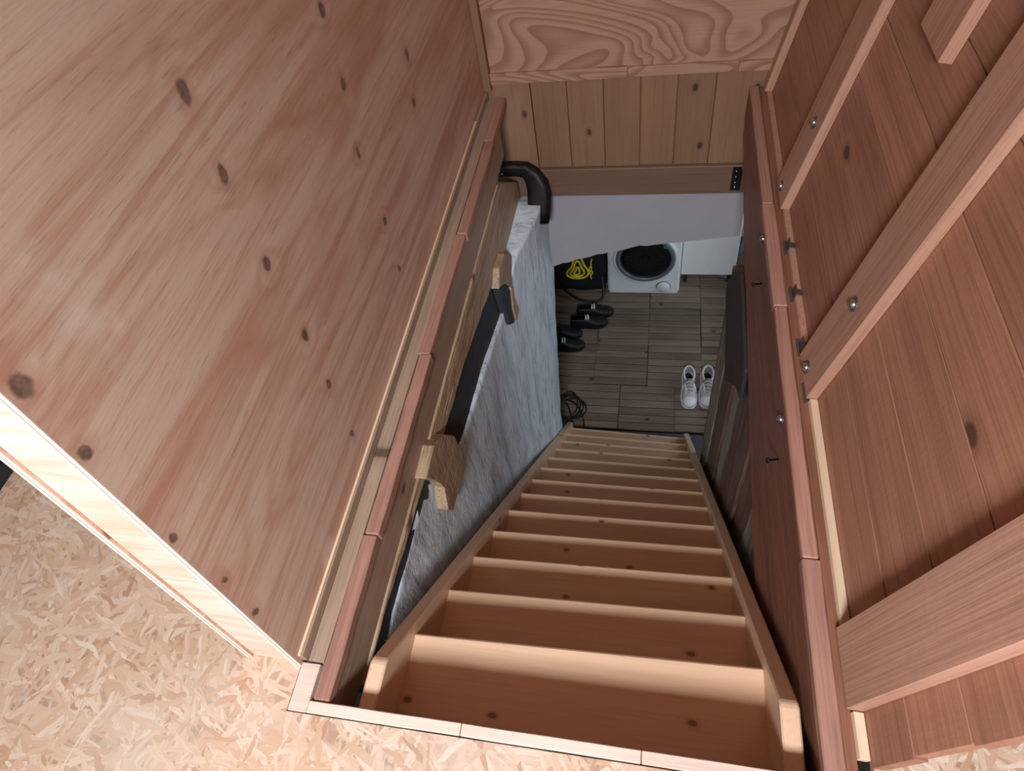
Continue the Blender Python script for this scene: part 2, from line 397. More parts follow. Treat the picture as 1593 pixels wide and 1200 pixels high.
def lathe(name, mat, prof, loc, parent=None, n=24, rot=None, smooth=True, sy=1.0):
    """profile of (r, z)"""
    bm = bmesh.new(); rings = []
    for r, z in prof:
        rings.append([bm.verts.new((r * math.cos(6.28319 * i / n), sy * r * math.sin(6.28319 * i / n), z)) for i in range(n)])
    for a, b in zip(rings, rings[1:]):
        for i in range(n): bm.faces.new((a[i], a[(i + 1) % n], b[(i + 1) % n], b[i]))
    bm.faces.new(rings[0]); bm.faces.new(rings[-1])
    bmesh.ops.remove_doubles(bm, verts=bm.verts, dist=1e-6)
    o = link(name, mesh_of(bm, name, smooth), mat, loc, parent)
    if rot: o.rotation_euler = rot
    return o

LF = -3.05     # level of the floor downstairs
FARY = 2.70    # back wall of the stairwell

# ================================================================== SETTING: upper floor
fl = thing('floor', (0, 0, 0), 'pale strand-board floor of the attic around the stair opening', 'floor', kind='structure')
bm = bmesh.new(); gx = (-3.2, -0.747, 0.45, 2.4); gy = (-2.9, 0.196, 3.0)      # one deck with the stair opening left out
gv = [[bm.verts.new((x, y, 0.0)) for x in gx] for y in gy]
for j in range(2):
    for i in range(3):
        if not (j == 1 and i == 1): bm.faces.new((gv[j][i], gv[j][i + 1], gv[j + 1][i + 1], gv[j + 1][i]))
r = bmesh.ops.extrude_face_region(bm, geom=bm.faces[:])
for v in [q for q in r['geom'] if isinstance(q, bmesh.types.BMVert)]: v.co.z = -0.022
link('strand_board', mesh_of(bm, 'strand_board'), 'osb', (0, 0, 0), fl)
box('header_joist', 'joist', (-0.75, 0.14, -0.30), (0.46, 0.194, -0.024), fl)
# edge trims around the opening
t1 = thing('trim_1', (-0.2, 0.21, 0), 'pale sawn trim strip along the near edge of the stair opening', 'trim', kind='structure')
for a, b in ((-0.700, -0.352), (-0.3505, 0.02), (0.0215, 0.352)):
    box('strip', 'trimwood', (a, 0.199, -0.03), (b, 0.2235, 0.0015), t1, rough=.0012, cuts=.05)
t2 = box('trim_2', 'trimwood', (-0.745, 0.199, -0.03), (-0.7005, 0.300, 0.002), rough=.001, cuts=.04)
tag(t2, 'short pale trim strip in the corner of the opening, at the foot of the partition', 'trim', kind='structure')

# left partition: two plywood skins, a stud between them at the open end
wl = thing('wall_left', (-0.8, 1.5, 0), 'plywood partition with dark knots left of the stairs', 'wall', kind='structure')
def lean(y0, y1, z0, z1, k=0.063, k2=0.0):
    return [(y0 + z0 * k, z0), (y0 + z1 * k, z1), (y1 + z1 * k2, z1), (y1 + z0 * k2, z0)]
def sheet(x0, x1, y0):
    prof = lean(y0, FARY + 0.06, 0.0, 2.7)
    bm = bmesh.new()
    a = [bm.verts.new((x0, y, z)) for y, z in prof]; b = [bm.verts.new((x1, y, z)) for y, z in prof]
    bm.faces.new(a); bm.faces.new(b[::-1])
    for i in range(4): bm.faces.new((a[i], a[(i + 1) % 4], b[(i + 1) % 4], b[i]))
    return link('plywood_sheet', mesh_of(bm, 'plywood_sheet'), 'ply', (0, 0, 0), wl)
s1 = sheet(-0.763, -0.745, 0.292); s2 = sheet(-0.886, -0.870, 0.296)
for s_, x0, x1, y0 in ((s1, -0.763, -0.745, 0.292), (s2, -0.886, -0.870, 0.296)):   # pale and dark plies of the cut edge
    d = (x1 - x0) / 5
    for i in range(5):
        prof = [(y0 - .0015, 0.0), (y0 - .0015 + 2.7 * .063, 2.7), (y0 + 2.7 * .063, 2.7), (y0, 0.0)]
        prism_x('ply_layer', 'ply_edge' if i != 2 else 'ply_glue', prof, x0 + i * d, x0 + (i + 1) * d, s_, bev=0)
prism_x('end_stud', 'stud', lean(0.301, 0.36, 0.0, 2.7, k2=.063), -0.8695, -0.7635, wl, bev=.001)
bl = thing('baseboard_left', (-0.735, 1.5, 0), 'thin plywood skirting strip with a pale edge under the partition', 'skirting', kind='structure')
box('face_strip', 'joist_grey', (-0.7445, 0.304, 0.0), (-0.7335, FARY, 0.034), bl, bev=.001)
box('edge_strip', 'lath_light', (-0.7445, 0.304, 0.0345), (-0.7375, FARY - .25, 0.0395), bl, bev=.001)
box('floor_strip', 'joist_grey', (-0.733, 0.304, -0.03), (-0.6945, FARY, 0.001), bl, bev=.001)

# back wall of the stairwell
wb = thing('wall_back', (-0.15, FARY, -0.5), 'back wall of the stairwell, swirled plywood over upright boards and a beam', 'wall', kind='structure')
box('plywood_sheet', 'ply_back', (-0.712, FARY, 0.10), (0.62, FARY + .02, 2.7), wb)
for a, b, z0, z1, dz in ((-0.722, -0.13, 0.063, 0.110, 0), (-0.129, 0.31, 0.066, 0.108, 0), (0.311, 0.50, 0.064, 0.106, 0)):
    box('trim_strip', 'ply_back', (a, FARY - .014, z0), (b, FARY, z1), wb)
xb = [-0.745, -0.547, -0.389, -0.231, -0.074, 0.078, 0.231, 0.50]
for i in range(7):
    box('board', 'boards_back', (xb[i] + .0015, FARY + .002 * ((i * 5) % 3), -0.368), (xb[i + 1] - .0015, FARY + .022, 0.098), wb, bev=.002)
box('backing', 'joist', (-0.745, FARY + .0225, -0.368), (0.50, FARY + .04, 0.098), wb, bev=0)
box('beam', 'beam_back', (-0.76, FARY - .018, -0.522), (0.50, FARY + .1, -0.370), wb, bev=.004)
box('corner_strip', 'boards_back', (-0.7445, FARY - .03, 0.042), (-0.7125, FARY, 2.7), wb)
# white gypsum panel with its torn slanting lower edge
bm = bmesh.new(); N = 26; top = []; bot = []
gx0, gx1 = -0.56, 0.43
for i in range(N + 1):
    x = gx0 + (gx1 - gx0) * i / N; t = i / N
    GE = [(-.56, -1.02), (-.53, -1.008), (-.29, -.925), (-.077, -.869), (.119, -.846), (.43, -.80)]
    for (xa, za), (xb_, zb_) in zip(GE, GE[1:]):
        if xa <= x <= xb_ + 1e-6: zb = za + (zb_ - za) * (x - xa) / (xb_ - xa)
    zb += random.uniform(-.006, .006) if t < .55 else random.uniform(-.001, .001)
    top.append((x, -0.51)); bot.append((x, zb))
gv = {}
for y in (FARY + .012, FARY + .026):
    gv[y] = ([bm.verts.new((x, y, z)) for x, z in top], [bm.verts.new((x, y, z)) for x, z in bot])
(t0, b0), (t1_, b1) = gv[FARY + .012], gv[FARY + .026]
for i in range(N):
    bm.faces.new((t0[i], t0[i + 1], b0[i + 1], b0[i])); bm.faces.new((t1_[i], b1[i], b1[i + 1], t1_[i + 1]))
    bm.faces.new((b0[i], b0[i + 1], b1[i + 1], b1[i])); bm.faces.new((t0[i], t1_[i], t1_[i + 1], t0[i + 1]))
bm.faces.new((t0[0], b0[0], b1[0], t1_[0])); bm.faces.new((t0[N], t1_[N], b1[N], b0[N]))
gp = link('gypsum_panel', mesh_of(bm, 'gypsum_panel'), 'gyps', (0, 0, 0), wb)
gp['label'] = 'white gypsum panel with a torn slanting lower edge'

# roof over the camera with the roof window, and the closing walls of the attic
rn = thing('ceiling', (0, -1.7, 2.1), 'boarded attic roof slope with a roof window behind the camera', 'ceiling', kind='structure')
SU = Vector((1, 0, 0)); SV = SKY_N.cross(SU).normalized()
def roofpiece(u0, u1, v0, v1, name='roof_panel', mat='roof', t0=0.0, t1=-0.08, par=rn):
    bm = bmesh.new(); vs = []
    for t in (t0, t1):
        for (u, v) in ((u0, v0), (u1, v0), (u1, v1), (u0, v1)):
            vs.append(bm.verts.new(SKY_C + SU * u + SV * v + SKY_N * t))
    for f in ((0, 1, 2, 3), (7, 6, 5, 4), (0, 4, 5, 1), (1, 5, 6, 2), (2, 6, 7, 3), (3, 7, 4, 0)): bm.faces.new([vs[i] for i in f])
    return link(name, mesh_of(bm, name), mat, (0, 0, 0), par)
roofpiece(-3.05, -.4, -1.9, 1.9); roofpiece(.4, 2.55, -1.9, 1.9)
roofpiece(-.4, .4, -1.9, -.28); roofpiece(-.4, .4, .28, 1.9)
wi = thing('window_1', SKY_C, 'roof window in the slope behind the camera', 'window', kind='structure')
for q in ((-.4, .4, -.28, -.24), (-.4, .4, .24, .28), (-.4, -.35, -.24, .24), (.35, .4, -.24, .24)):
    roofpiece(*q, name='frame_bar', mat='lath_light', t0=.02, t1=-.06, par=wi).location = -Vector(SKY_C)
roofpiece(-.35, .35, -.24, .24, name='pane', mat='pane', t0=-.02, t1=-.03, par=wi).location = -Vector(SKY_C)
box('ceiling_flat', 'roof', (-3.2, -1.1, 2.78), (2.4, 3.1, 2.85), bev=0)
tag(bpy.data.objects['ceiling_flat'], 'boarded flat ceiling above the stair opening', 'ceiling', kind='structure')
for nm, lo, hi, lb in (('wall_far', (-3.2, 2.80, -.02), (2.4, 2.9, 2.8), 'plain wall behind the plywood at the far end of the attic'),
                       ('wall_outer_left', (-3.3, -2.9, -.02), (-3.2, 2.9, 2.8), 'plain outer wall left of the attic'),
                       ('wall_right', (2.4, -2.9, -.02), (2.5, 2.9, 2.8), 'plain wall right of the open hatch'),
                       ('wall_near', (-3.2, -2.95, -.02), (2.4, -2.85, 1.4), 'low knee wall of the attic behind the camera')):
    tag(box(nm, 'room_dim', lo, hi, bev=0), lb, 'wall', kind='structure')

# ================================================================== left side of the opening
jl = thing('floor_joist', (-0.70, 1.4, -0.15), 'beige joist lining left of the stairs with reddish edge lath', 'joist')
box('face_board', 'joist_grey', (-0.692, 0.224, -0.165), (-0.6585, 2.50, -0.012), jl, rough=.0015, cuts=.12)
ys = [0.226, 0.62, 1.22, 1.78, 2.36, 2.685]; dx = [0, .004, -.003, .003, -.002]
for i in range(5):
    box('edge_lath', 'pink', (-0.6935 + dx[i], ys[i] + .001, -0.03), (-0.655 + dx[i], ys[i + 1] - .001, 0.004 + .002 * (i % 2)), jl, rough=.003, cuts=.05, bev=.003)

ob = thing('old_beam', (-0.70, 1.6, -0.3), 'rough sawn old beam below the left joist, with broken stubs', 'beam')
prof = [(0.30, -0.1665), (2.30, -0.1665), (2.64, -0.40), (2.67, -0.50), (2.47, -0.49), (2.2, -0.457), (1.95, -0.40), (1.42, -0.305), (1.11, -0.286), (0.9, -0.215), (0.52, -0.185), (0.3, -0.18)]
prism_x('beam_body', 'rough_beam', prof, -0.76, -0.652, ob, rough=.004, cuts=.06, bev=.004)
prism_x('stub', 'rough_beam', [(1.93, -.42), (1.99, -.36), (2.10, -.375), (2.24, -.52), (2.31, -.62), (2.19, -.79), (2.09, -.79), (2.08, -.70), (2.12, -.60), (2.02, -.47)], -0.70, -0.622, ob, rough=.004, cuts=.03, bev=.003)
prism_x('stub', 'rough_beam', [(0.87, -.15), (0.98, -.14), (1.06, -.20), (1.12, -.30), (1.13, -.45), (1.05, -.485), (.935, -.485), (.905, -.42), (.94, -.33), (.93, -.27)], -0.70, -0.622, ob, rough=.004, cuts=.03, bev=.003)
prism_x('stub_core', 'gap', [(1.95, -.45), (2.02, -.46), (2.10, -.60), (2.06, -.70), (2.07, -.78), (2.0, -.72)], -0.70, -0.628, ob, rough=.003, cuts=.03, bev=.002)
fs = prism_x('dark_strip', 'gap', [(0.30, -0.19), (0.52, -0.19), (0.9, -0.22), (1.11, -0.29), (1.42, -0.31), (1.95, -0.40), (2.1, -0.43), (2.06, -0.66), (1.62, -0.55), (1.25, -0.51), (0.95, -0.40), (0.86, -0.27), (0.5, -0.25), (0.3, -0.3)], -0.70, -0.6595, ob, bev=0, rough=.003, cuts=.08)
fs['label'] = 'black strip filling the gap below the beam'  # dark strip filling the gap between beam and whitewashed wall

# whitewashed old wall: bulging grid with thickness
bm = bmesh.new(); NY, NZ = 76, 70
TOP = [(-.2, -.30), (.3, -.28), (.5, -.25), (.80, -.24), (.90, -.26), (1.05, -.42), (1.25, -.50), (1.61, -.54), (1.95, -.62), (2.06, -.64), (2.14, -.55), (2.22, -.48), (2.6, -.49), (2.68, -.53), (2.8, -.55)]
def ztop(y):
    for (a, b), (c_, d_) in zip(TOP, TOP[1:]):
        if a <= y <= c_: return b + (d_ - b) * (y - a) / (c_ - a)
    return -.5
def wx(y, z):
    k = max(0.0, min(1.0, (y - 1.9) / 0.85)); k = k * k * (3 - 2 * k)
    kz = max(0.0, min(1.0, (z + 2.55) / 2.0))
    base = -0.668 + 0.028 * max(0, min(1, (y - .5) / 2.2))
    inward = -0.612 + 0.088 * kz
    x = base * (1 - k) + inward * k
    x += noise.noise(Vector((0.3, y * 2.2, z * 1.6))) * .010 + noise.noise(Vector((1.3, y * 9, z * 7))) * .004
    return x
grid = []
for j in range(NZ + 1):
    row = []
    for i in range(NY + 1):
        y = -0.1 + (2.76 + 0.1) * i / NY; z = LF + (ztop(y) - LF) * j / NZ
        row.append(bm.verts.new((wx(y, z), y, z)))
    grid.append(row)
for j in range(NZ):
    for i in range(NY): bm.faces.new((grid[j][i], grid[j][i + 1], grid[j + 1][i + 1], grid[j + 1][i]))
r = bmesh.ops.extrude_face_region(bm, geom=bm.faces[:])
for v in [g_ for g_ in r['geom'] if isinstance(g_, bmesh.types.BMVert)]: v.co.x = -0.90
wp = link('wall_lower_left', mesh_of(bm, 'wall_lower_left'), 'plaster', (0, 0, 0), None)
tag(wp, 'bulging old whitewashed wall along the left side of the stairs', 'wall', kind='structure')
for p in wp.data.polygons: p.use_smooth = True

# bent black iron strap at the far left corner
bm = bmesh.new(); path = [(-0.745, -0.345), (-0.70, -0.345), (-0.655, -0.345), (-0.61, -0.352), (-0.575, -0.375), (-0.552, -0.415), (-0.545, -0.465), (-0.548, -0.52), (-0.556, -0.575)]
wid = [.032, .032, .032, .036, .044, .052, .056, .056, .054]
ring = []
for i, (x, z) in enumerate(path):
    a = path[max(0, i - 1)]; b = path[min(len(path) - 1, i + 1)]
    t = Vector((b[0] - a[0], 0, b[1] - a[1])).normalized(); nn = Vector((-t.z, 0, t.x))
    y = FARY - .05 - .10 * max(0, (i - 3) / 5.0)
    ring.append([bm.verts.new(Vector((x, y, z)) + nn * s * wid[i] + Vector((0, d, 0))) for s, d in ((1, .0), (0.5, -.008), (-0.5, -.008), (-1, .0), (-1, .03), (1, .03))])
for a, b in zip(ring, ring[1:]):
    for i in range(6): bm.faces.new((a[i], a[(i + 1) % 6], b[(i + 1) % 6], b[i]))
bm.faces.new(ring[0]); bm.faces.new(ring[-1][::-1])
st = thing('iron_strap', (-0.65, FARY - .06, -0.4), 'bent black iron strap at the far left corner below the upright boards', 'strap')
link('strap_body', mesh_of(bm, 'strap_body', True), 'iron', (0, 0, 0), st)
lathe('screw', 'steel', [(.0001, .006), (.005, .004), (.006, 0)], (-0.715, FARY - .068, -0.348), st, 10, rot=(math.pi / 2, 0, 0))

# frayed mesh at the near end of the old wall
fm = thing('frayed_plaster_mesh', (-0.64, 0.5, -0.25), 'scrap of frayed plaster mesh hanging near the top of the left stringer', 'mesh scrap')
for i in range(16):
    y = 0.36 + .016 * i; z = -0.19 - .008 * i
    tube('thread', 'hessian', [(-0.648, y, z), (-0.640 + random.uniform(0, .012), y + .008, z - .03), (-0.646 + random.uniform(0, .02), y + .004 + random.uniform(-.015, .015), z - .07 - random.uniform(0, .05))], .0008, fm, segs=1)
for i in range(6):
    z0 = -.02 * i
    tube('thread', 'hessian', [(-0.644, 0.37, -.205 + z0), (-0.638, .48, -.262 + z0), (-0.642, .60, -.325 + z0)], .0007, fm, segs=1)

# ================================================================== right side of the opening
jr = thing('floor_joist', (0.40, 1.4, -0.2), 'reddish brown double joist with bolts along the right of the stairs', 'joist')
box('upper_joist', 'joist', (0.362, 0.225, -0.145), (0.41, FARY - .02, -0.006), jr, rough=.0012, cuts=.15)
prism_x('lower_joist', 'joist', [(0.225, -0.147), (FARY - .02, -0.147), (FARY - .02, -0.22), (2.52, -.25), (2.18, -.394), (1.82, -.437), (1.52, -.518), (1.02, -.607), (.81, -.635), (.225, -.68)], 0.366, 0.41, jr, rough=.0025, cuts=.1)
ys = [0.226, 0.66, 1.45, 1.93, 2.684]
for i in range(4):
    box('edge_lath', 'pink', (0.361 + .002 * (i % 2), ys[i] + .001, -0.03), (0.398 + .003 * ((i + 1) % 2), ys[i + 1] - .001, 0.004), jr, rough=.0022, cuts=.06, bev=.003)
box('back_lath', 'joist', (0.402, 0.226, -0.03), (0.4225, 2.684, -.001), jr, bev=.001)
for (y, z) in ((1.787, -.03), (1.073, -.045)):
    b_ = lathe('bolt', 'steel', [(.0001, .013), (.006, .012), (.011, .008), (.0125, .003), (.0125, 0)], (0.361, y, z), jr, 16, rot=(0, -math.pi / 2, 0))
    lathe('washer', 'zinc', [(.0001, .002), (.019, .002), (.02, 0)], (0.3625, y, z), b_, 18, rot=(0, 0, 0)).location = (0, 0, -.001)
for (y, z) in ((1.666, -.118), (.998, -.13)):
    n0 = lathe('nail', 'iron', [(.0001, .030), (.008, .029), (.008, .026), (.003, .025), (.003, -.01)], (0.358, y, z), jr, 10, rot=(0.3, -math.pi / 2 + .2, 0))

# old timber wall below the right joist
wr = thing('wall_lower_right', (0.42, 1.8, LF), 'old weathered split timber wall along the right side of the stairs', 'wall', kind='structure')
ed = [-0.10, 0.25, 0.55, 0.80, 0.98, 1.15, 1.33, 1.52, 1.70, 1.86, 2.02, 2.16]
for i in range(len(ed) - 1):
    box('plank', 'old_red' if i % 4 else 'old_grey', (0.376 + .006 * (i % 3), ed[i] + .004, LF), (0.44, ed[i + 1] - .004, -0.20 - .0 * i), wr, rough=.006, cuts=.10, bev=.006)
box('plank', 'old_grey', (0.378, 2.165, LF), (0.44, 2.335, -0.66), wr, rough=.005, cuts=.09, bev=.006)
box('jamb_board', 'old_brown', (0.372, 2.34, LF), (0.445, 2.385, -0.70), wr, rough=.0015, cuts=.2)
fp = prism_x('cloth_flap', 'leather', [(1.60, -.50), (2.06, -.44), (2.20, -.57), (2.36, -.76), (2.37, -.84), (2.06, -.98), (1.96, -1.03), (1.70, -.72), (1.58, -.66)], 0.356, 0.372, None, bev=.006, rough=.003, cuts=.08)
tag(fp, 'dark brown felt flap hanging below the right joist', 'flap')

ab = thing('angle_bracket', (0.37, FARY - .03, -0.42), 'black perforated angle bracket at the right end of the back beam', 'bracket')
box('plate', 'iron', (0.345, FARY - .023, -0.50), (0.383, FARY - .019, -0.375), ab, bev=.0005)
box('plate', 'iron', (0.3775, FARY - .07, -0.47), (0.382, FARY - .023, -0.375), ab, bev=.0005)
for z in (-.395, -.425, -.455, -.48):
    lathe('screw', 'steel', [(.0001, .004), (.004, .003), (.005, 0)], (0.363, FARY - .0235, z), ab, 8, rot=(math.pi / 2, 0, 0))

# ================================================================== hatch, folded open against the right
TL = math.radians(11.5)
ht = thing('stair_hatch', (0.445, 0.0, 0.0), 'open boarded stair hatch with cross battens leaning right of the stairs', 'hatch', rot=(0, TL, 0), local=True)
ORG[ht.name] = Vector((0, 0, 0))
sb = [0.0, 0.148, 0.305, 0.472, 0.622, 0.78, 0.935, 1.08]
for i in range(7):
    box('board', 'hatch', (.0004 * ((i * 2) % 3), 0.250 + .004 * (i % 2), sb[i] + .002), (0.024, 2.685, sb[i + 1] - .002), ht, bev=.0006)
def batten(y0, y1, z0, z1, bolts=(), wdt=.03):
    b_ = box('batten', 'batten', (-wdt, y0, z0), (-.0003, y1, z1), ht, rough=.0008, cuts=.2, bev=.002)
    ORG[b_.name] = b_.location.copy()
    for (y, z) in bolts:
        q = lathe('bolt', 'steel', [(.0001, .013), (.006, .012), (.011, .008), (.0125, .003), (.0125, 0)], (-wdt, y, z), b_, 16, rot=(0, -math.pi / 2, 0))
        ws = lathe('washer', 'zinc', [(.0001, .002), (.018, .002), (.019, 0)], (-wdt, y, z), b_, 18, rot=(0, -math.pi / 2, 0))
    return b_
batten(0.348, 0.508, 0.0, 1.06, (), .032)
batten(1.108, 1.262, 0.0, 1.06, ((1.183, .287), (1.193, .028)))
batten(1.893, 2.043, 0.0, 1.06, ((1.96, .28), (1.983, .028)))
batten(2.632, 2.684, 0.0, 1.06)
batten(1.455, 1.625, 0.727, 1.06)['label'] = 'short batten higher up the hatch'
for (y0, y1, mt) in ((0.262, 0.346, 'lath_light'), (0.510, 1.106, 'lath_light'), (1.264, 1.891, 'batten'), (2.045, 2.63, 'batten')):
    box('foot_lath', mt, (-.021, y0, -.012), (-.001, y1, 0.006), ht, bev=.001)
for y in (1.29, 1.50, 1.71, 1.13):
    h_ = box('hinge', 'zinc', (-.0245, y - .018, -.012), (-.0212, y + .018, .02), ht, bev=.0005)
    ORG[h_.name] = h_.location.copy()
    tube('hinge_pin', 'zinc', [(-.028, y - .032, -.008), (-.028, y, -.008), (-.028, y + .032, -.008)], .005, h_)
    box('hinge_leaf', 'zinc', (-.0245, y - .012, .0062), (-.002, y + .012, .0085), h_, bev=.0004)

# ================================================================== staircase
XL, XR = -0.568, 0.302
NL = lambda k: Vector((XL, .45 + .2 * k, -.22 * (k + 1)))
NR = lambda k: Vector((XR, .47 + .2 * k, -.227 * (k + 1)))
sr = thing('staircase', (-0.13, 2.9, LF), 'steep new pine staircase with thirteen treads between two stringers', 'staircase')
ORG[sr.name] = Vector((-0.13, 2.9, LF))
def stringer(x0, x1, y1, r, extra):
    f = lambda y: -r - (y - y1) * r / .2 + extra
    ya = .338 if x0 < 0 else .362; yb = 2.925
    za = f(ya) - .0
    # lower edge runs parallel to the upper one
    prof = [(.228, za - .004), (ya - .006, za - .004), (ya + .006, za - .010), (yb, max(f(yb), LF + .02)), (yb, LF), (2.62, LF), (.36, -.36), (.228, -.36)]
    return prism_x('stringer', 'stair_d', prof, x0, x1, sr, bev=.004)
stringer(XL - .04, XL, .45, .22, .045); stringer(XR, XR + .04, .47, .227, .045)
for k in range(13):
    a, b = NL(k), NR(k); dep = .238; th = .03
    ctr = (a + b) / 2; bm = bmesh.new(); vs = []
    for dz in (0, -th):
        for q, dy in ((a, 0), (b, 0), (b, -dep), (a, -dep)):
            vs.append(bm.verts.new(q + Vector((0, dy if k or dy == 0 else -.225, dz)) - ctr))
    for f in ((0, 1, 2, 3), (7, 6, 5, 4), (0, 4, 5, 1), (1, 5, 6, 2), (2, 6, 7, 3), (3, 7, 4, 0)): bm.faces.new([vs[i] for i in f])
    bm.edges.ensure_lookup_table()
    fr = [e for e in bm.edges if abs(e.verts[0].co.x - e.verts[1].co.x) > .5]
    bmesh.ops.bevel(bm, geom=fr, offset=.0035, segments=2, affect='EDGES')
    link('tread', mesh_of(bm, 'tread'), 'stair_x', ctr, sr)

# ================================================================== downstairs
fd = thing('floor_lower', (0, 3.9, LF), 'slatted wooden deck-tile floor downstairs', 'floor', kind='structure')
box('concrete_slab', 'concrete', (-2.6, -0.2, LF - .1), (2.4, 6.0, LF - .032), fd, bev=0, atorigin=True)
box('concrete_step', 'concrete', (-0.68, 2.0, LF - .032), (1.0, 2.972, LF - .004), fd, bev=.004, atorigin=True)
T = 0.455; ns = 6
sl_me = None
for row in range(5):
    y0 = 2.985 + row * T
    offx = 0.0 if row else 0.235
    for colm in range(-3, 4):
        x0 = colm * T + offx + .004 * ((row * 3 + colm) % 2); yj = y0 + (.005 if (colm + row) % 3 == 0 else 0)
        if x0 + T < -1.05 or x0 > 1.3: continue
        tl = box('deck_tile', 'deckbase', (x0 + .003, yj + .003, LF - .032), (x0 + T - .003, yj + T - .003, LF - .018), fd, bev=0)
        for s in range(ns):
            if sl_me is None:
                o = box('slat', 'slat', (x0 + .0025, yj, LF - .018), (x0 + T - .0025, yj + T / ns - .009, LF), tl, bev=.003); sl_me = o.data
            else:
                o = bpy.data.objects.new('slat', sl_me); col.objects.link(o); o.parent = tl
            o.location = (0, -T / 2 + (s + .5) * T / ns, .0155)
for nm, lo, hi, lb in (('wall_lower_back', (-2.6, 5.35, LF), (2.4, 5.45, -.5), 'plain wall at the back of the room downstairs'),
                       ('wall_lower_far_left', (-2.7, 2.6, LF), (-2.6, 5.4, -.5), 'plain wall far left of the room downstairs'),
                       ('wall_lower_near_left', (-2.6, 2.62, LF), (-0.92, 2.72, -.5), 'plain partition left of the whitewashed wall'),
                       ('wall_lower_near_right', (0.46, 2.25, LF), (2.4, 2.33, -.5), 'plain partition right of the timber wall'),
                       ('wall_lower_stairs', (-0.9, -.25, LF), (0.5, -.12, -.02), 'plain wall under the top of the stairs')):
    tag(box(nm, 'room_white', lo, hi, bev=0), lb, 'wall', kind='structure')
for i, (lo, hi) in enumerate((((2.4, 2.3, LF), (2.5, 5.4, -2.35)), ((2.4, 2.3, -1.15), (2.5, 5.4, -.5)), ((2.4, 2.3, -2.35), (2.5, 3.15, -1.15)), ((2.4, 4.25, -2.35), (2.5, 5.4, -1.15)))):
    tag(box('wall_lower_right_room', 'room_white', lo, hi, bev=0), 'plain wall around the window of the room downstairs', 'wall', group='wall around the lower window', kind='structure')
cl = thing('ceiling_lower', (0, 4, -.52), 'ceiling of the room downstairs', 'ceiling', kind='structure')
box('ceiling_panel', 'room_white', (-2.6, 2.80, -.56), (2.4, 5.4, -.52), cl, bev=0)
box('ceiling_panel', 'room_white', (0.46, -.2, -.56), (2.4, 2.80, -.52), cl, bev=0)

# washing machine
WX0, WX1, WY = -0.392, 0.262, 4.535
wm = thing('washing_machine', ((WX0 + WX1) / 2, WY + .28, LF), 'white front-loading washing machine at the back of the room downstairs', 'washing machine')
box('body', 'white_enamel', (WX0, WY, LF + .012), (WX1, WY + .58, LF + .90), wm, bev=.018, seg=3)
CX, CZ = -0.055, -2.60
dr = lathe('door', 'white_enamel', [(.290, -.004), (.290, .012), (.280, .022), (.268, .024), (.262, .018)], (CX, WY - .001, CZ), wm, 48, rot=(math.pi / 2, 0, 0))
def inner(name, mat, prof):
    o = lathe(name, mat, prof, (CX, WY - .001, CZ), dr, 48); o.location = (0, 0, 0); return o
inner('door_ring', 'grey_plastic', [(.263, .004), (.263, .026), (.252, .036), (.230, .032), (.221, .020), (.221, .004)])
inner('door_glass', 'dark_glass', [(.222, .010), (.222, .022), (.18, .030), (.10, .028), (.0001, .020)])
hd = box('door_handle', 'grey_plastic', (.165, .15, .026), (.215, .185, .042), dr, bev=.005); hd.location = (.175, .165, .034); hd.rotation_euler = (0, 0, .75)
lathe('filter_cap', 'white_enamel', [(.062, 0), (.062, .016), (.055, .024), (.0001, .026)], (0.118, WY, LF + .098), wm, 32, rot=(math.pi / 2, 0, 0))
lathe('filter_groove', 'grey_plastic', [(.068, 0), (.068, .003), (.062, .003)], (0.118, WY, LF + .098), wm, 32, rot=(math.pi / 2, 0, 0))
box('plinth', 'white_board', (WX0 + .01, WY + .012, LF), (WX1 - .01, WY + .5, LF + .05), wm, bev=.002)
box('control_panel', 'grey_plastic', (WX0 + .02, WY - .006, LF + .77), (WX1 - .02, WY + .002, LF + .88), wm, bev=.003)

cb = thing('white_cabinet', (0.52, 4.9, LF), 'white laminate cabinet on dark legs right of the washing machine', 'cabinet')
box('body', 'white_board', (0.272, 4.66, LF + .15), (0.752, 5.2, LF + .95), cb, bev=.002)
box('door', 'white_board', (0.275, 4.64, LF + .153), (0.749, 4.659, LF + .94), cb, bev=.002)
for x in (0.30, 0.70):
    for y in (4.70, 5.14):
        box('leg', 'deckbase', (x, y, LF), (x + .035, y + .035, LF + .15), cb, bev=.003)

# blue towel beside the cabinet
bm = bmesh.new(); pv = []
for j in range(14):
    row = []
    for i in range(10):
        u = i / 9; v = j / 13
        row.append(bm.verts.new((0.80 + .30 * u, 4.80 + .035 * math.sin(u * 17 + v * 2) + .01 * math.sin(v * 9), LF + .25 + .75 * v)))
    pv.append(row)
for j in range(13):
    for i in range(9): bm.faces.new((pv[j][i], pv[j][i + 1], pv[j + 1][i + 1], pv[j + 1][i]))
r = bmesh.ops.extrude_face_region(bm, geom=bm.faces[:])
for v in [q for q in r['geom'] if isinstance(q, bmesh.types.BMVert)]: v.co.y += .012
tw = link('hanging_towel', mesh_of(bm, 'hanging_towel', True), 'blue_cloth', (0, 0, 0), None)
tag(tw, 'sliver of light blue hanging towel right of the white cabinet', 'towel')

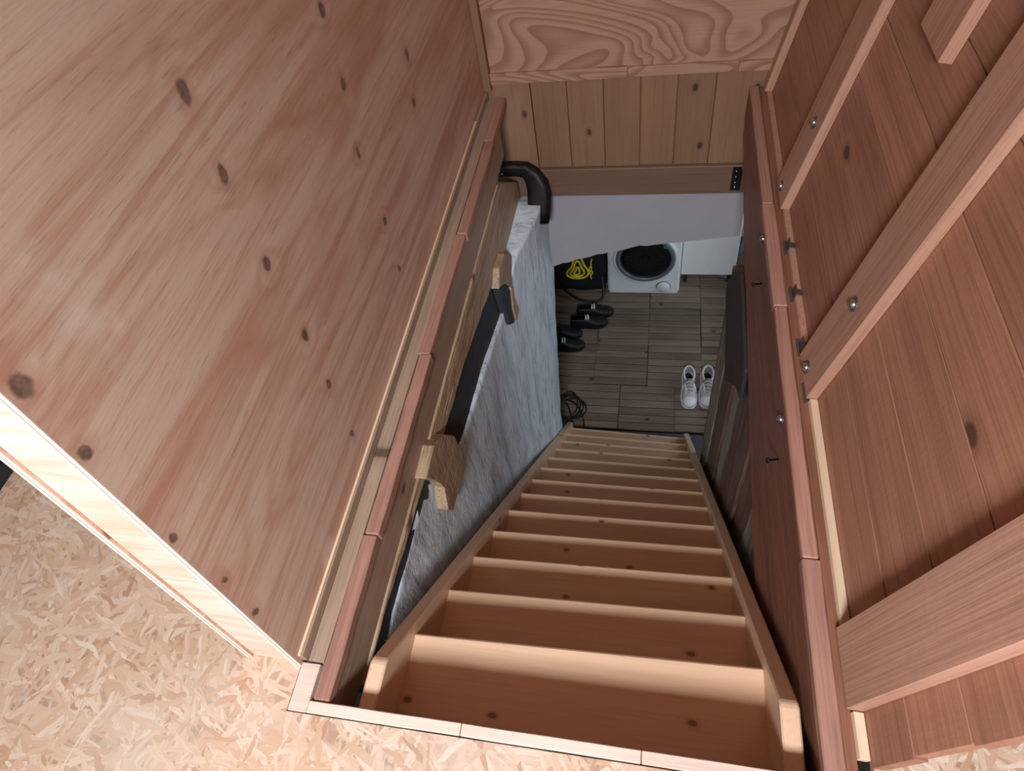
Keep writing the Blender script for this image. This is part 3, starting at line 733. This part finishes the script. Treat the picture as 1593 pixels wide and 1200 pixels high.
# shoes: loft of rings along the length (heel at +y, toe at -y)
def shoe(name, loc, rz, mats, label, group, L=.35, W=.125, tip=0.0, mark=None):
    up, sole, inn, tng, lace = mats
    t = thing(name, loc, label, 'shoe', group, rot=(0, tip, rz), local=True); ORG[t.name] = Vector((0, 0, 0))
    S = [(0.0, .30, .012, .038), (.03, .62, .0, .052), (.10, .86, .0, .062), (.22, .98, .0, .070), (.34, 1.0, .0, .082), (.46, .92, .0, .100), (.56, .84, .0, .118),
         (.68, .76, .0, .126), (.80, .80, .0, .128), (.90, .78, .0, .132), (.97, .66, .0, .130), (1.0, .44, .006, .112)]
    bm = bmesh.new(); rs = []
    for (s, wd, z0, zt) in S:
        y = -L / 2 + s * L; hw = W / 2 * wd; row = []
        for k in range(14):
            a = math.pi * k / 13
            x = hw * math.cos(a); zz = .024 + (zt - .024) * (max(0.0, math.sin(a)) ** .6)
            if s > .5:      # the collar: upper ends at an open edge
                x = hw * math.cos(a) * (1 - .06 * math.sin(a)); 
            row.append(bm.verts.new((x, y, zz)))
        rs.append(row)
    for i in range(len(rs) - 1):
        a, b = rs[i], rs[i + 1]
        for k in range(13):
            if 6 <= i <= 9 and 3 <= k <= 9: continue     # foot opening
            bm.faces.new((a[k], a[k + 1], b[k + 1], b[k]))
    bm.faces.new(rs[0]); bm.faces.new(rs[-1])
    u = link('upper', mesh_of(bm, 'upper', True), up, (0, 0, 0), t)
    md = u.modifiers.new('thickness', 'SOLIDIFY'); md.thickness = .006; md.offset = -1
    md = u.modifiers.new('smooth', 'SUBSURF'); md.levels = md.render_levels = 1
    bm = bmesh.new(); lay = []
    pts = [(W / 2 * wd * 1.07 + .003, -L / 2 + s * L * 1.012 - (.004 if s < .01 else 0)) for s, wd, _, _ in S]
    out = [(x, y) for x, y in pts] + [(-x, y) for x, y in pts[::-1]]
    for z, k in ((0.0, .95), (.006, 1.0), (.024, 1.0), (.030, .97)):
        lay.append([bm.verts.new((x * k, y * (k * .5 + .5), z + (.012 * max(0, (-y / L - .36)) / .14 if z < .02 else 0))) for x, y in out])
    for a, b in zip(lay, lay[1:]):
        for i in range(len(out)): bm.faces.new((a[i], a[(i + 1) % len(out)], b[(i + 1) % len(out)], b[i]))
    bm.faces.new(lay[0]); bm.faces.new(lay[-1])
    link('sole', mesh_of(bm, 'sole', False), sole, (0, 0, 0), t)
    bm = bmesh.new(); 
    vs = [bm.verts.new((W * .31 * math.cos(6.283 * i / 20), L * (.25 + .19 * math.sin(6.283 * i / 20)), .048 - .0 * i)) for i in range(20)]
    ce = [bm.verts.new((W * .22 * math.cos(6.283 * i / 20), L * (.25 + .15 * math.sin(6.283 * i / 20)), .040)) for i in range(20)]
    for i in range(20): bm.faces.new((vs[i], vs[(i + 1) % 20], ce[(i + 1) % 20], ce[i]))
    bm.faces.new(ce); link('lining', mesh_of(bm, 'lining', True), inn, (0, 0, 0), t)
    bm = bmesh.new(); rw = []
    for j, (s, z) in enumerate(((.30, .079), (.38, .091), (.46, .106), (.54, .120), (.60, .135))):
        rw.append([bm.verts.new((W * q, -L / 2 + s * L, z - abs(q) * .07 + .003)) for q in (-.2, -.1, 0, .1, .2)])
    for a, b in zip(rw, rw[1:]):
        for k in range(4): bm.faces.new((a[k], a[k + 1], b[k + 1], b[k]))
    r = bmesh.ops.extrude_face_region(bm, geom=bm.faces[:])
    for v in [q for q in r['geom'] if isinstance(q, bmesh.types.BMVert)]: v.co.z -= .006
    link('tongue', mesh_of(bm, 'tongue', True), tng, (0, 0, 0), t)
    for j, (s, z) in enumerate(((.32, .088), (.39, .099), (.46, .112), (.53, .124))):
        y = -L / 2 + s * L
        tube('lace', lace, [(-W * .24, y, z - .012), (-W * .1, y + .004, z), (W * .1, y - .004, z), (W * .24, y, z - .012)], .0035, t, segs=2)
    if mark == 'toe':
        tube('collar', 'shoe_white', [(W * .36 * math.cos(6.283 * i / 12), L * (.265 + .20 * math.sin(6.283 * i / 12)), .118 + .012 * math.sin(6.283 * i / 12)) for i in range(12)], .009, t, cyclic=True)
        for sx_ in (-1, 1): tube('side_panel', 'shoe_white', [(sx_ * W * .46, -L * .10, .052), (sx_ * W * .40, L * .02, .078), (sx_ * W * .27, L * .03, .108), (sx_ * W * .25, -L * .16, .086)], .006, t)
        lathe('toe_cap', sole, [(W * .46, .03), (W * .44, .052), (W * .36, .064), (W * .2, .070), (.0001, .072)], (0, -L * .34, 0), t, 20, sy=1.1)
    if mark == 'stripe':
        for q in (.0, .022):
            tube('stripe', 'shoe_sole', [(-W * .30, L * .02 + q, .108), (-W * .16, L * .0 + q, .120), (W * .05, L * .02 + q, .126)], .007, t, segs=2)
    return t
wm_ = ('shoe_silver', 'shoe_sole', 'shoe_in', 'shoe_grey', 'lace')
shoe('sneaker', (0.348, 3.395, LF), 0.02, wm_, 'white and taupe sneaker on the deck tiles, the left one of the pair', 'white sneakers', L=.372, W=.122, mark='toe')
shoe('sneaker', (0.495, 3.405, LF), -0.02, wm_, 'white and taupe sneaker on the deck tiles, nearer the timber wall', 'white sneakers', L=.372, W=.122, mark='toe')
bk = ('black_rubber', 'black_rubber', 'shoe_in', 'black_cloth', 'black_cloth')
shoe('trainer', (-0.50, 4.262, LF), 1.68, bk, 'black trainer with a white mark right in front of the black bag', 'black shoes by the bag', L=.34, W=.118, mark='stripe')
shoe('trainer', (-0.545, 4.125, LF), 1.68, bk, 'black trainer with a white mark, second from the black bag', 'black shoes by the bag', L=.34, W=.118, mark='stripe')
shoe('trainer', (-0.765, 3.98, LF), 1.66, bk, 'black shoe without laces showing, beside the whitewashed wall', 'black shoes by the bag', L=.34, W=.118)
shoe('trainer', (-0.73, 3.84, LF), 1.66, bk, 'black shoe with a white mark, nearest to the stairs', 'black shoes by the bag', L=.34, W=.118, mark='stripe')

# black bag with yellow print
bg = thing('black_bag', (-0.70, 4.62, LF), 'black bag with a yellow ring print beside the washing machine', 'bag')
bm = bmesh.new(); bmesh.ops.create_cube(bm, size=1.0)
bmesh.ops.subdivide_edges(bm, edges=bm.edges[:], cuts=9, use_grid_fill=True)
def bagpt(q):
    x, y, z = q
    f = 1.0 - .10 * max(0, z) * 2
    k = 1 - .22 * (abs(2 * x) ** 4 * .5 + abs(2 * z) ** 4 * .5)
    p = Vector((x * .54 * f, y * .30 * k - .04 * z, z * .62))
    p += noise.noise_vector(Vector((x * 2.3, y * 2.3 + 5, z * 2.6))) * .035 + noise.noise_vector(Vector((x * 7, y * 7 + 5, z * 7))) * .010
    return p
for v in bm.verts: v.co = bagpt(v.co)
link('bag_body', mesh_of(bm, 'bag_body', True), 'black_cloth', (-0.695, 4.69, LF + .325), bg)
def onbag(u, v, d=.004):      # a point on the bag's front face
    return bagpt(Vector((u, -.5, v))) + Vector((-0.695, 4.69 - d, LF + .325))
def tri_ring(cx, cz, s, n=18):
    pts = []
    for i in range(n):
        a = 6.283 * i / n + 1.57
        rr = s * (1 + .26 * math.cos(3 * (a - 1.57)) * (1.0 if math.sin(a) > 0 else .7))
        pts.append(onbag(cx + rr * math.cos(a) * .95 + .02 * math.sin(a), cz + rr * math.sin(a) * 1.0))
    return pts
for s in (.065, .135, .205):
    tube('yellow_ring', 'yellow', tri_ring(.05, -.07 + (s - .1) * .22, s), .0105, bg, cyclic=True, segs=2)
for q in ([(.31, .14), (.285, .06), (.30, .0)], [(.275, .02), (.31, -.02), (.275, -.06), (.25, -.02), (.28, .025)], [(.29, -.06), (.32, -.10), (.285, -.15), (.26, -.10), (.285, -.06)], [(.29, -.15), (.283, -.2), (.287, -.24)]):
    tube('yellow_mark', 'yellow', [onbag(a, b) for a, b in q], .006, bg, segs=2)
tube('strap', 'black_rubber', [onbag(-.3, -.42, .01), (-0.72, 4.44, LF + .03), (-0.60, 4.40, LF + .02), (-0.47, 4.40, LF + .02), (-0.42, 4.45, LF + .06), onbag(.45, -.2, .0)], .012, bg)

# black cable coil at the foot of the stairs
cc = thing('cable_coil', (-0.62, 3.15, LF), 'loops of black cable on the deck tiles at the left foot of the stairs', 'cable')
for k in range(4):
    pts = []
    for i in range(12):
        a = 6.283 * i / 12
        pts.append((-0.645 + (.085 + .012 * k) * math.cos(a) + .015 * k, 3.19 + (.14 - .01 * k) * math.sin(a) - .02 * k, LF + .008 + .008 * k + .02 * abs(math.sin(a * 1.5 + k))))
    tube('loop', 'cable', pts, .006, cc, cyclic=True)
tube('cable_end', 'cable', [(-0.66, 3.24, LF + .02), (-0.58, 3.2, LF + .05), (-0.50, 3.08, LF + .02), (-0.49, 2.99, LF + .008)], .006, cc)
tube('cable_end', 'cable', [(-0.66, 3.2, LF + .03), (-0.61, 3.12, LF + .04), (-0.585, 2.99, LF + .008)], .006, cc)

# dark metal rail on the attic floor behind the partition
rl = thing('metal_rail', (-1.85, 1.4, 0), 'dark grey metal rail on the strand-board floor behind the partition', 'rail')
box('rail_bar', 'bar', (-1.905, 0.45, 0.0), (-1.845, 2.4, 0.055), rl, bev=.006, seg=2)
box('end_cap', 'black_rubber', (-1.907, 0.44, -.0), (-1.843, 0.452, 0.057), rl, bev=.002)
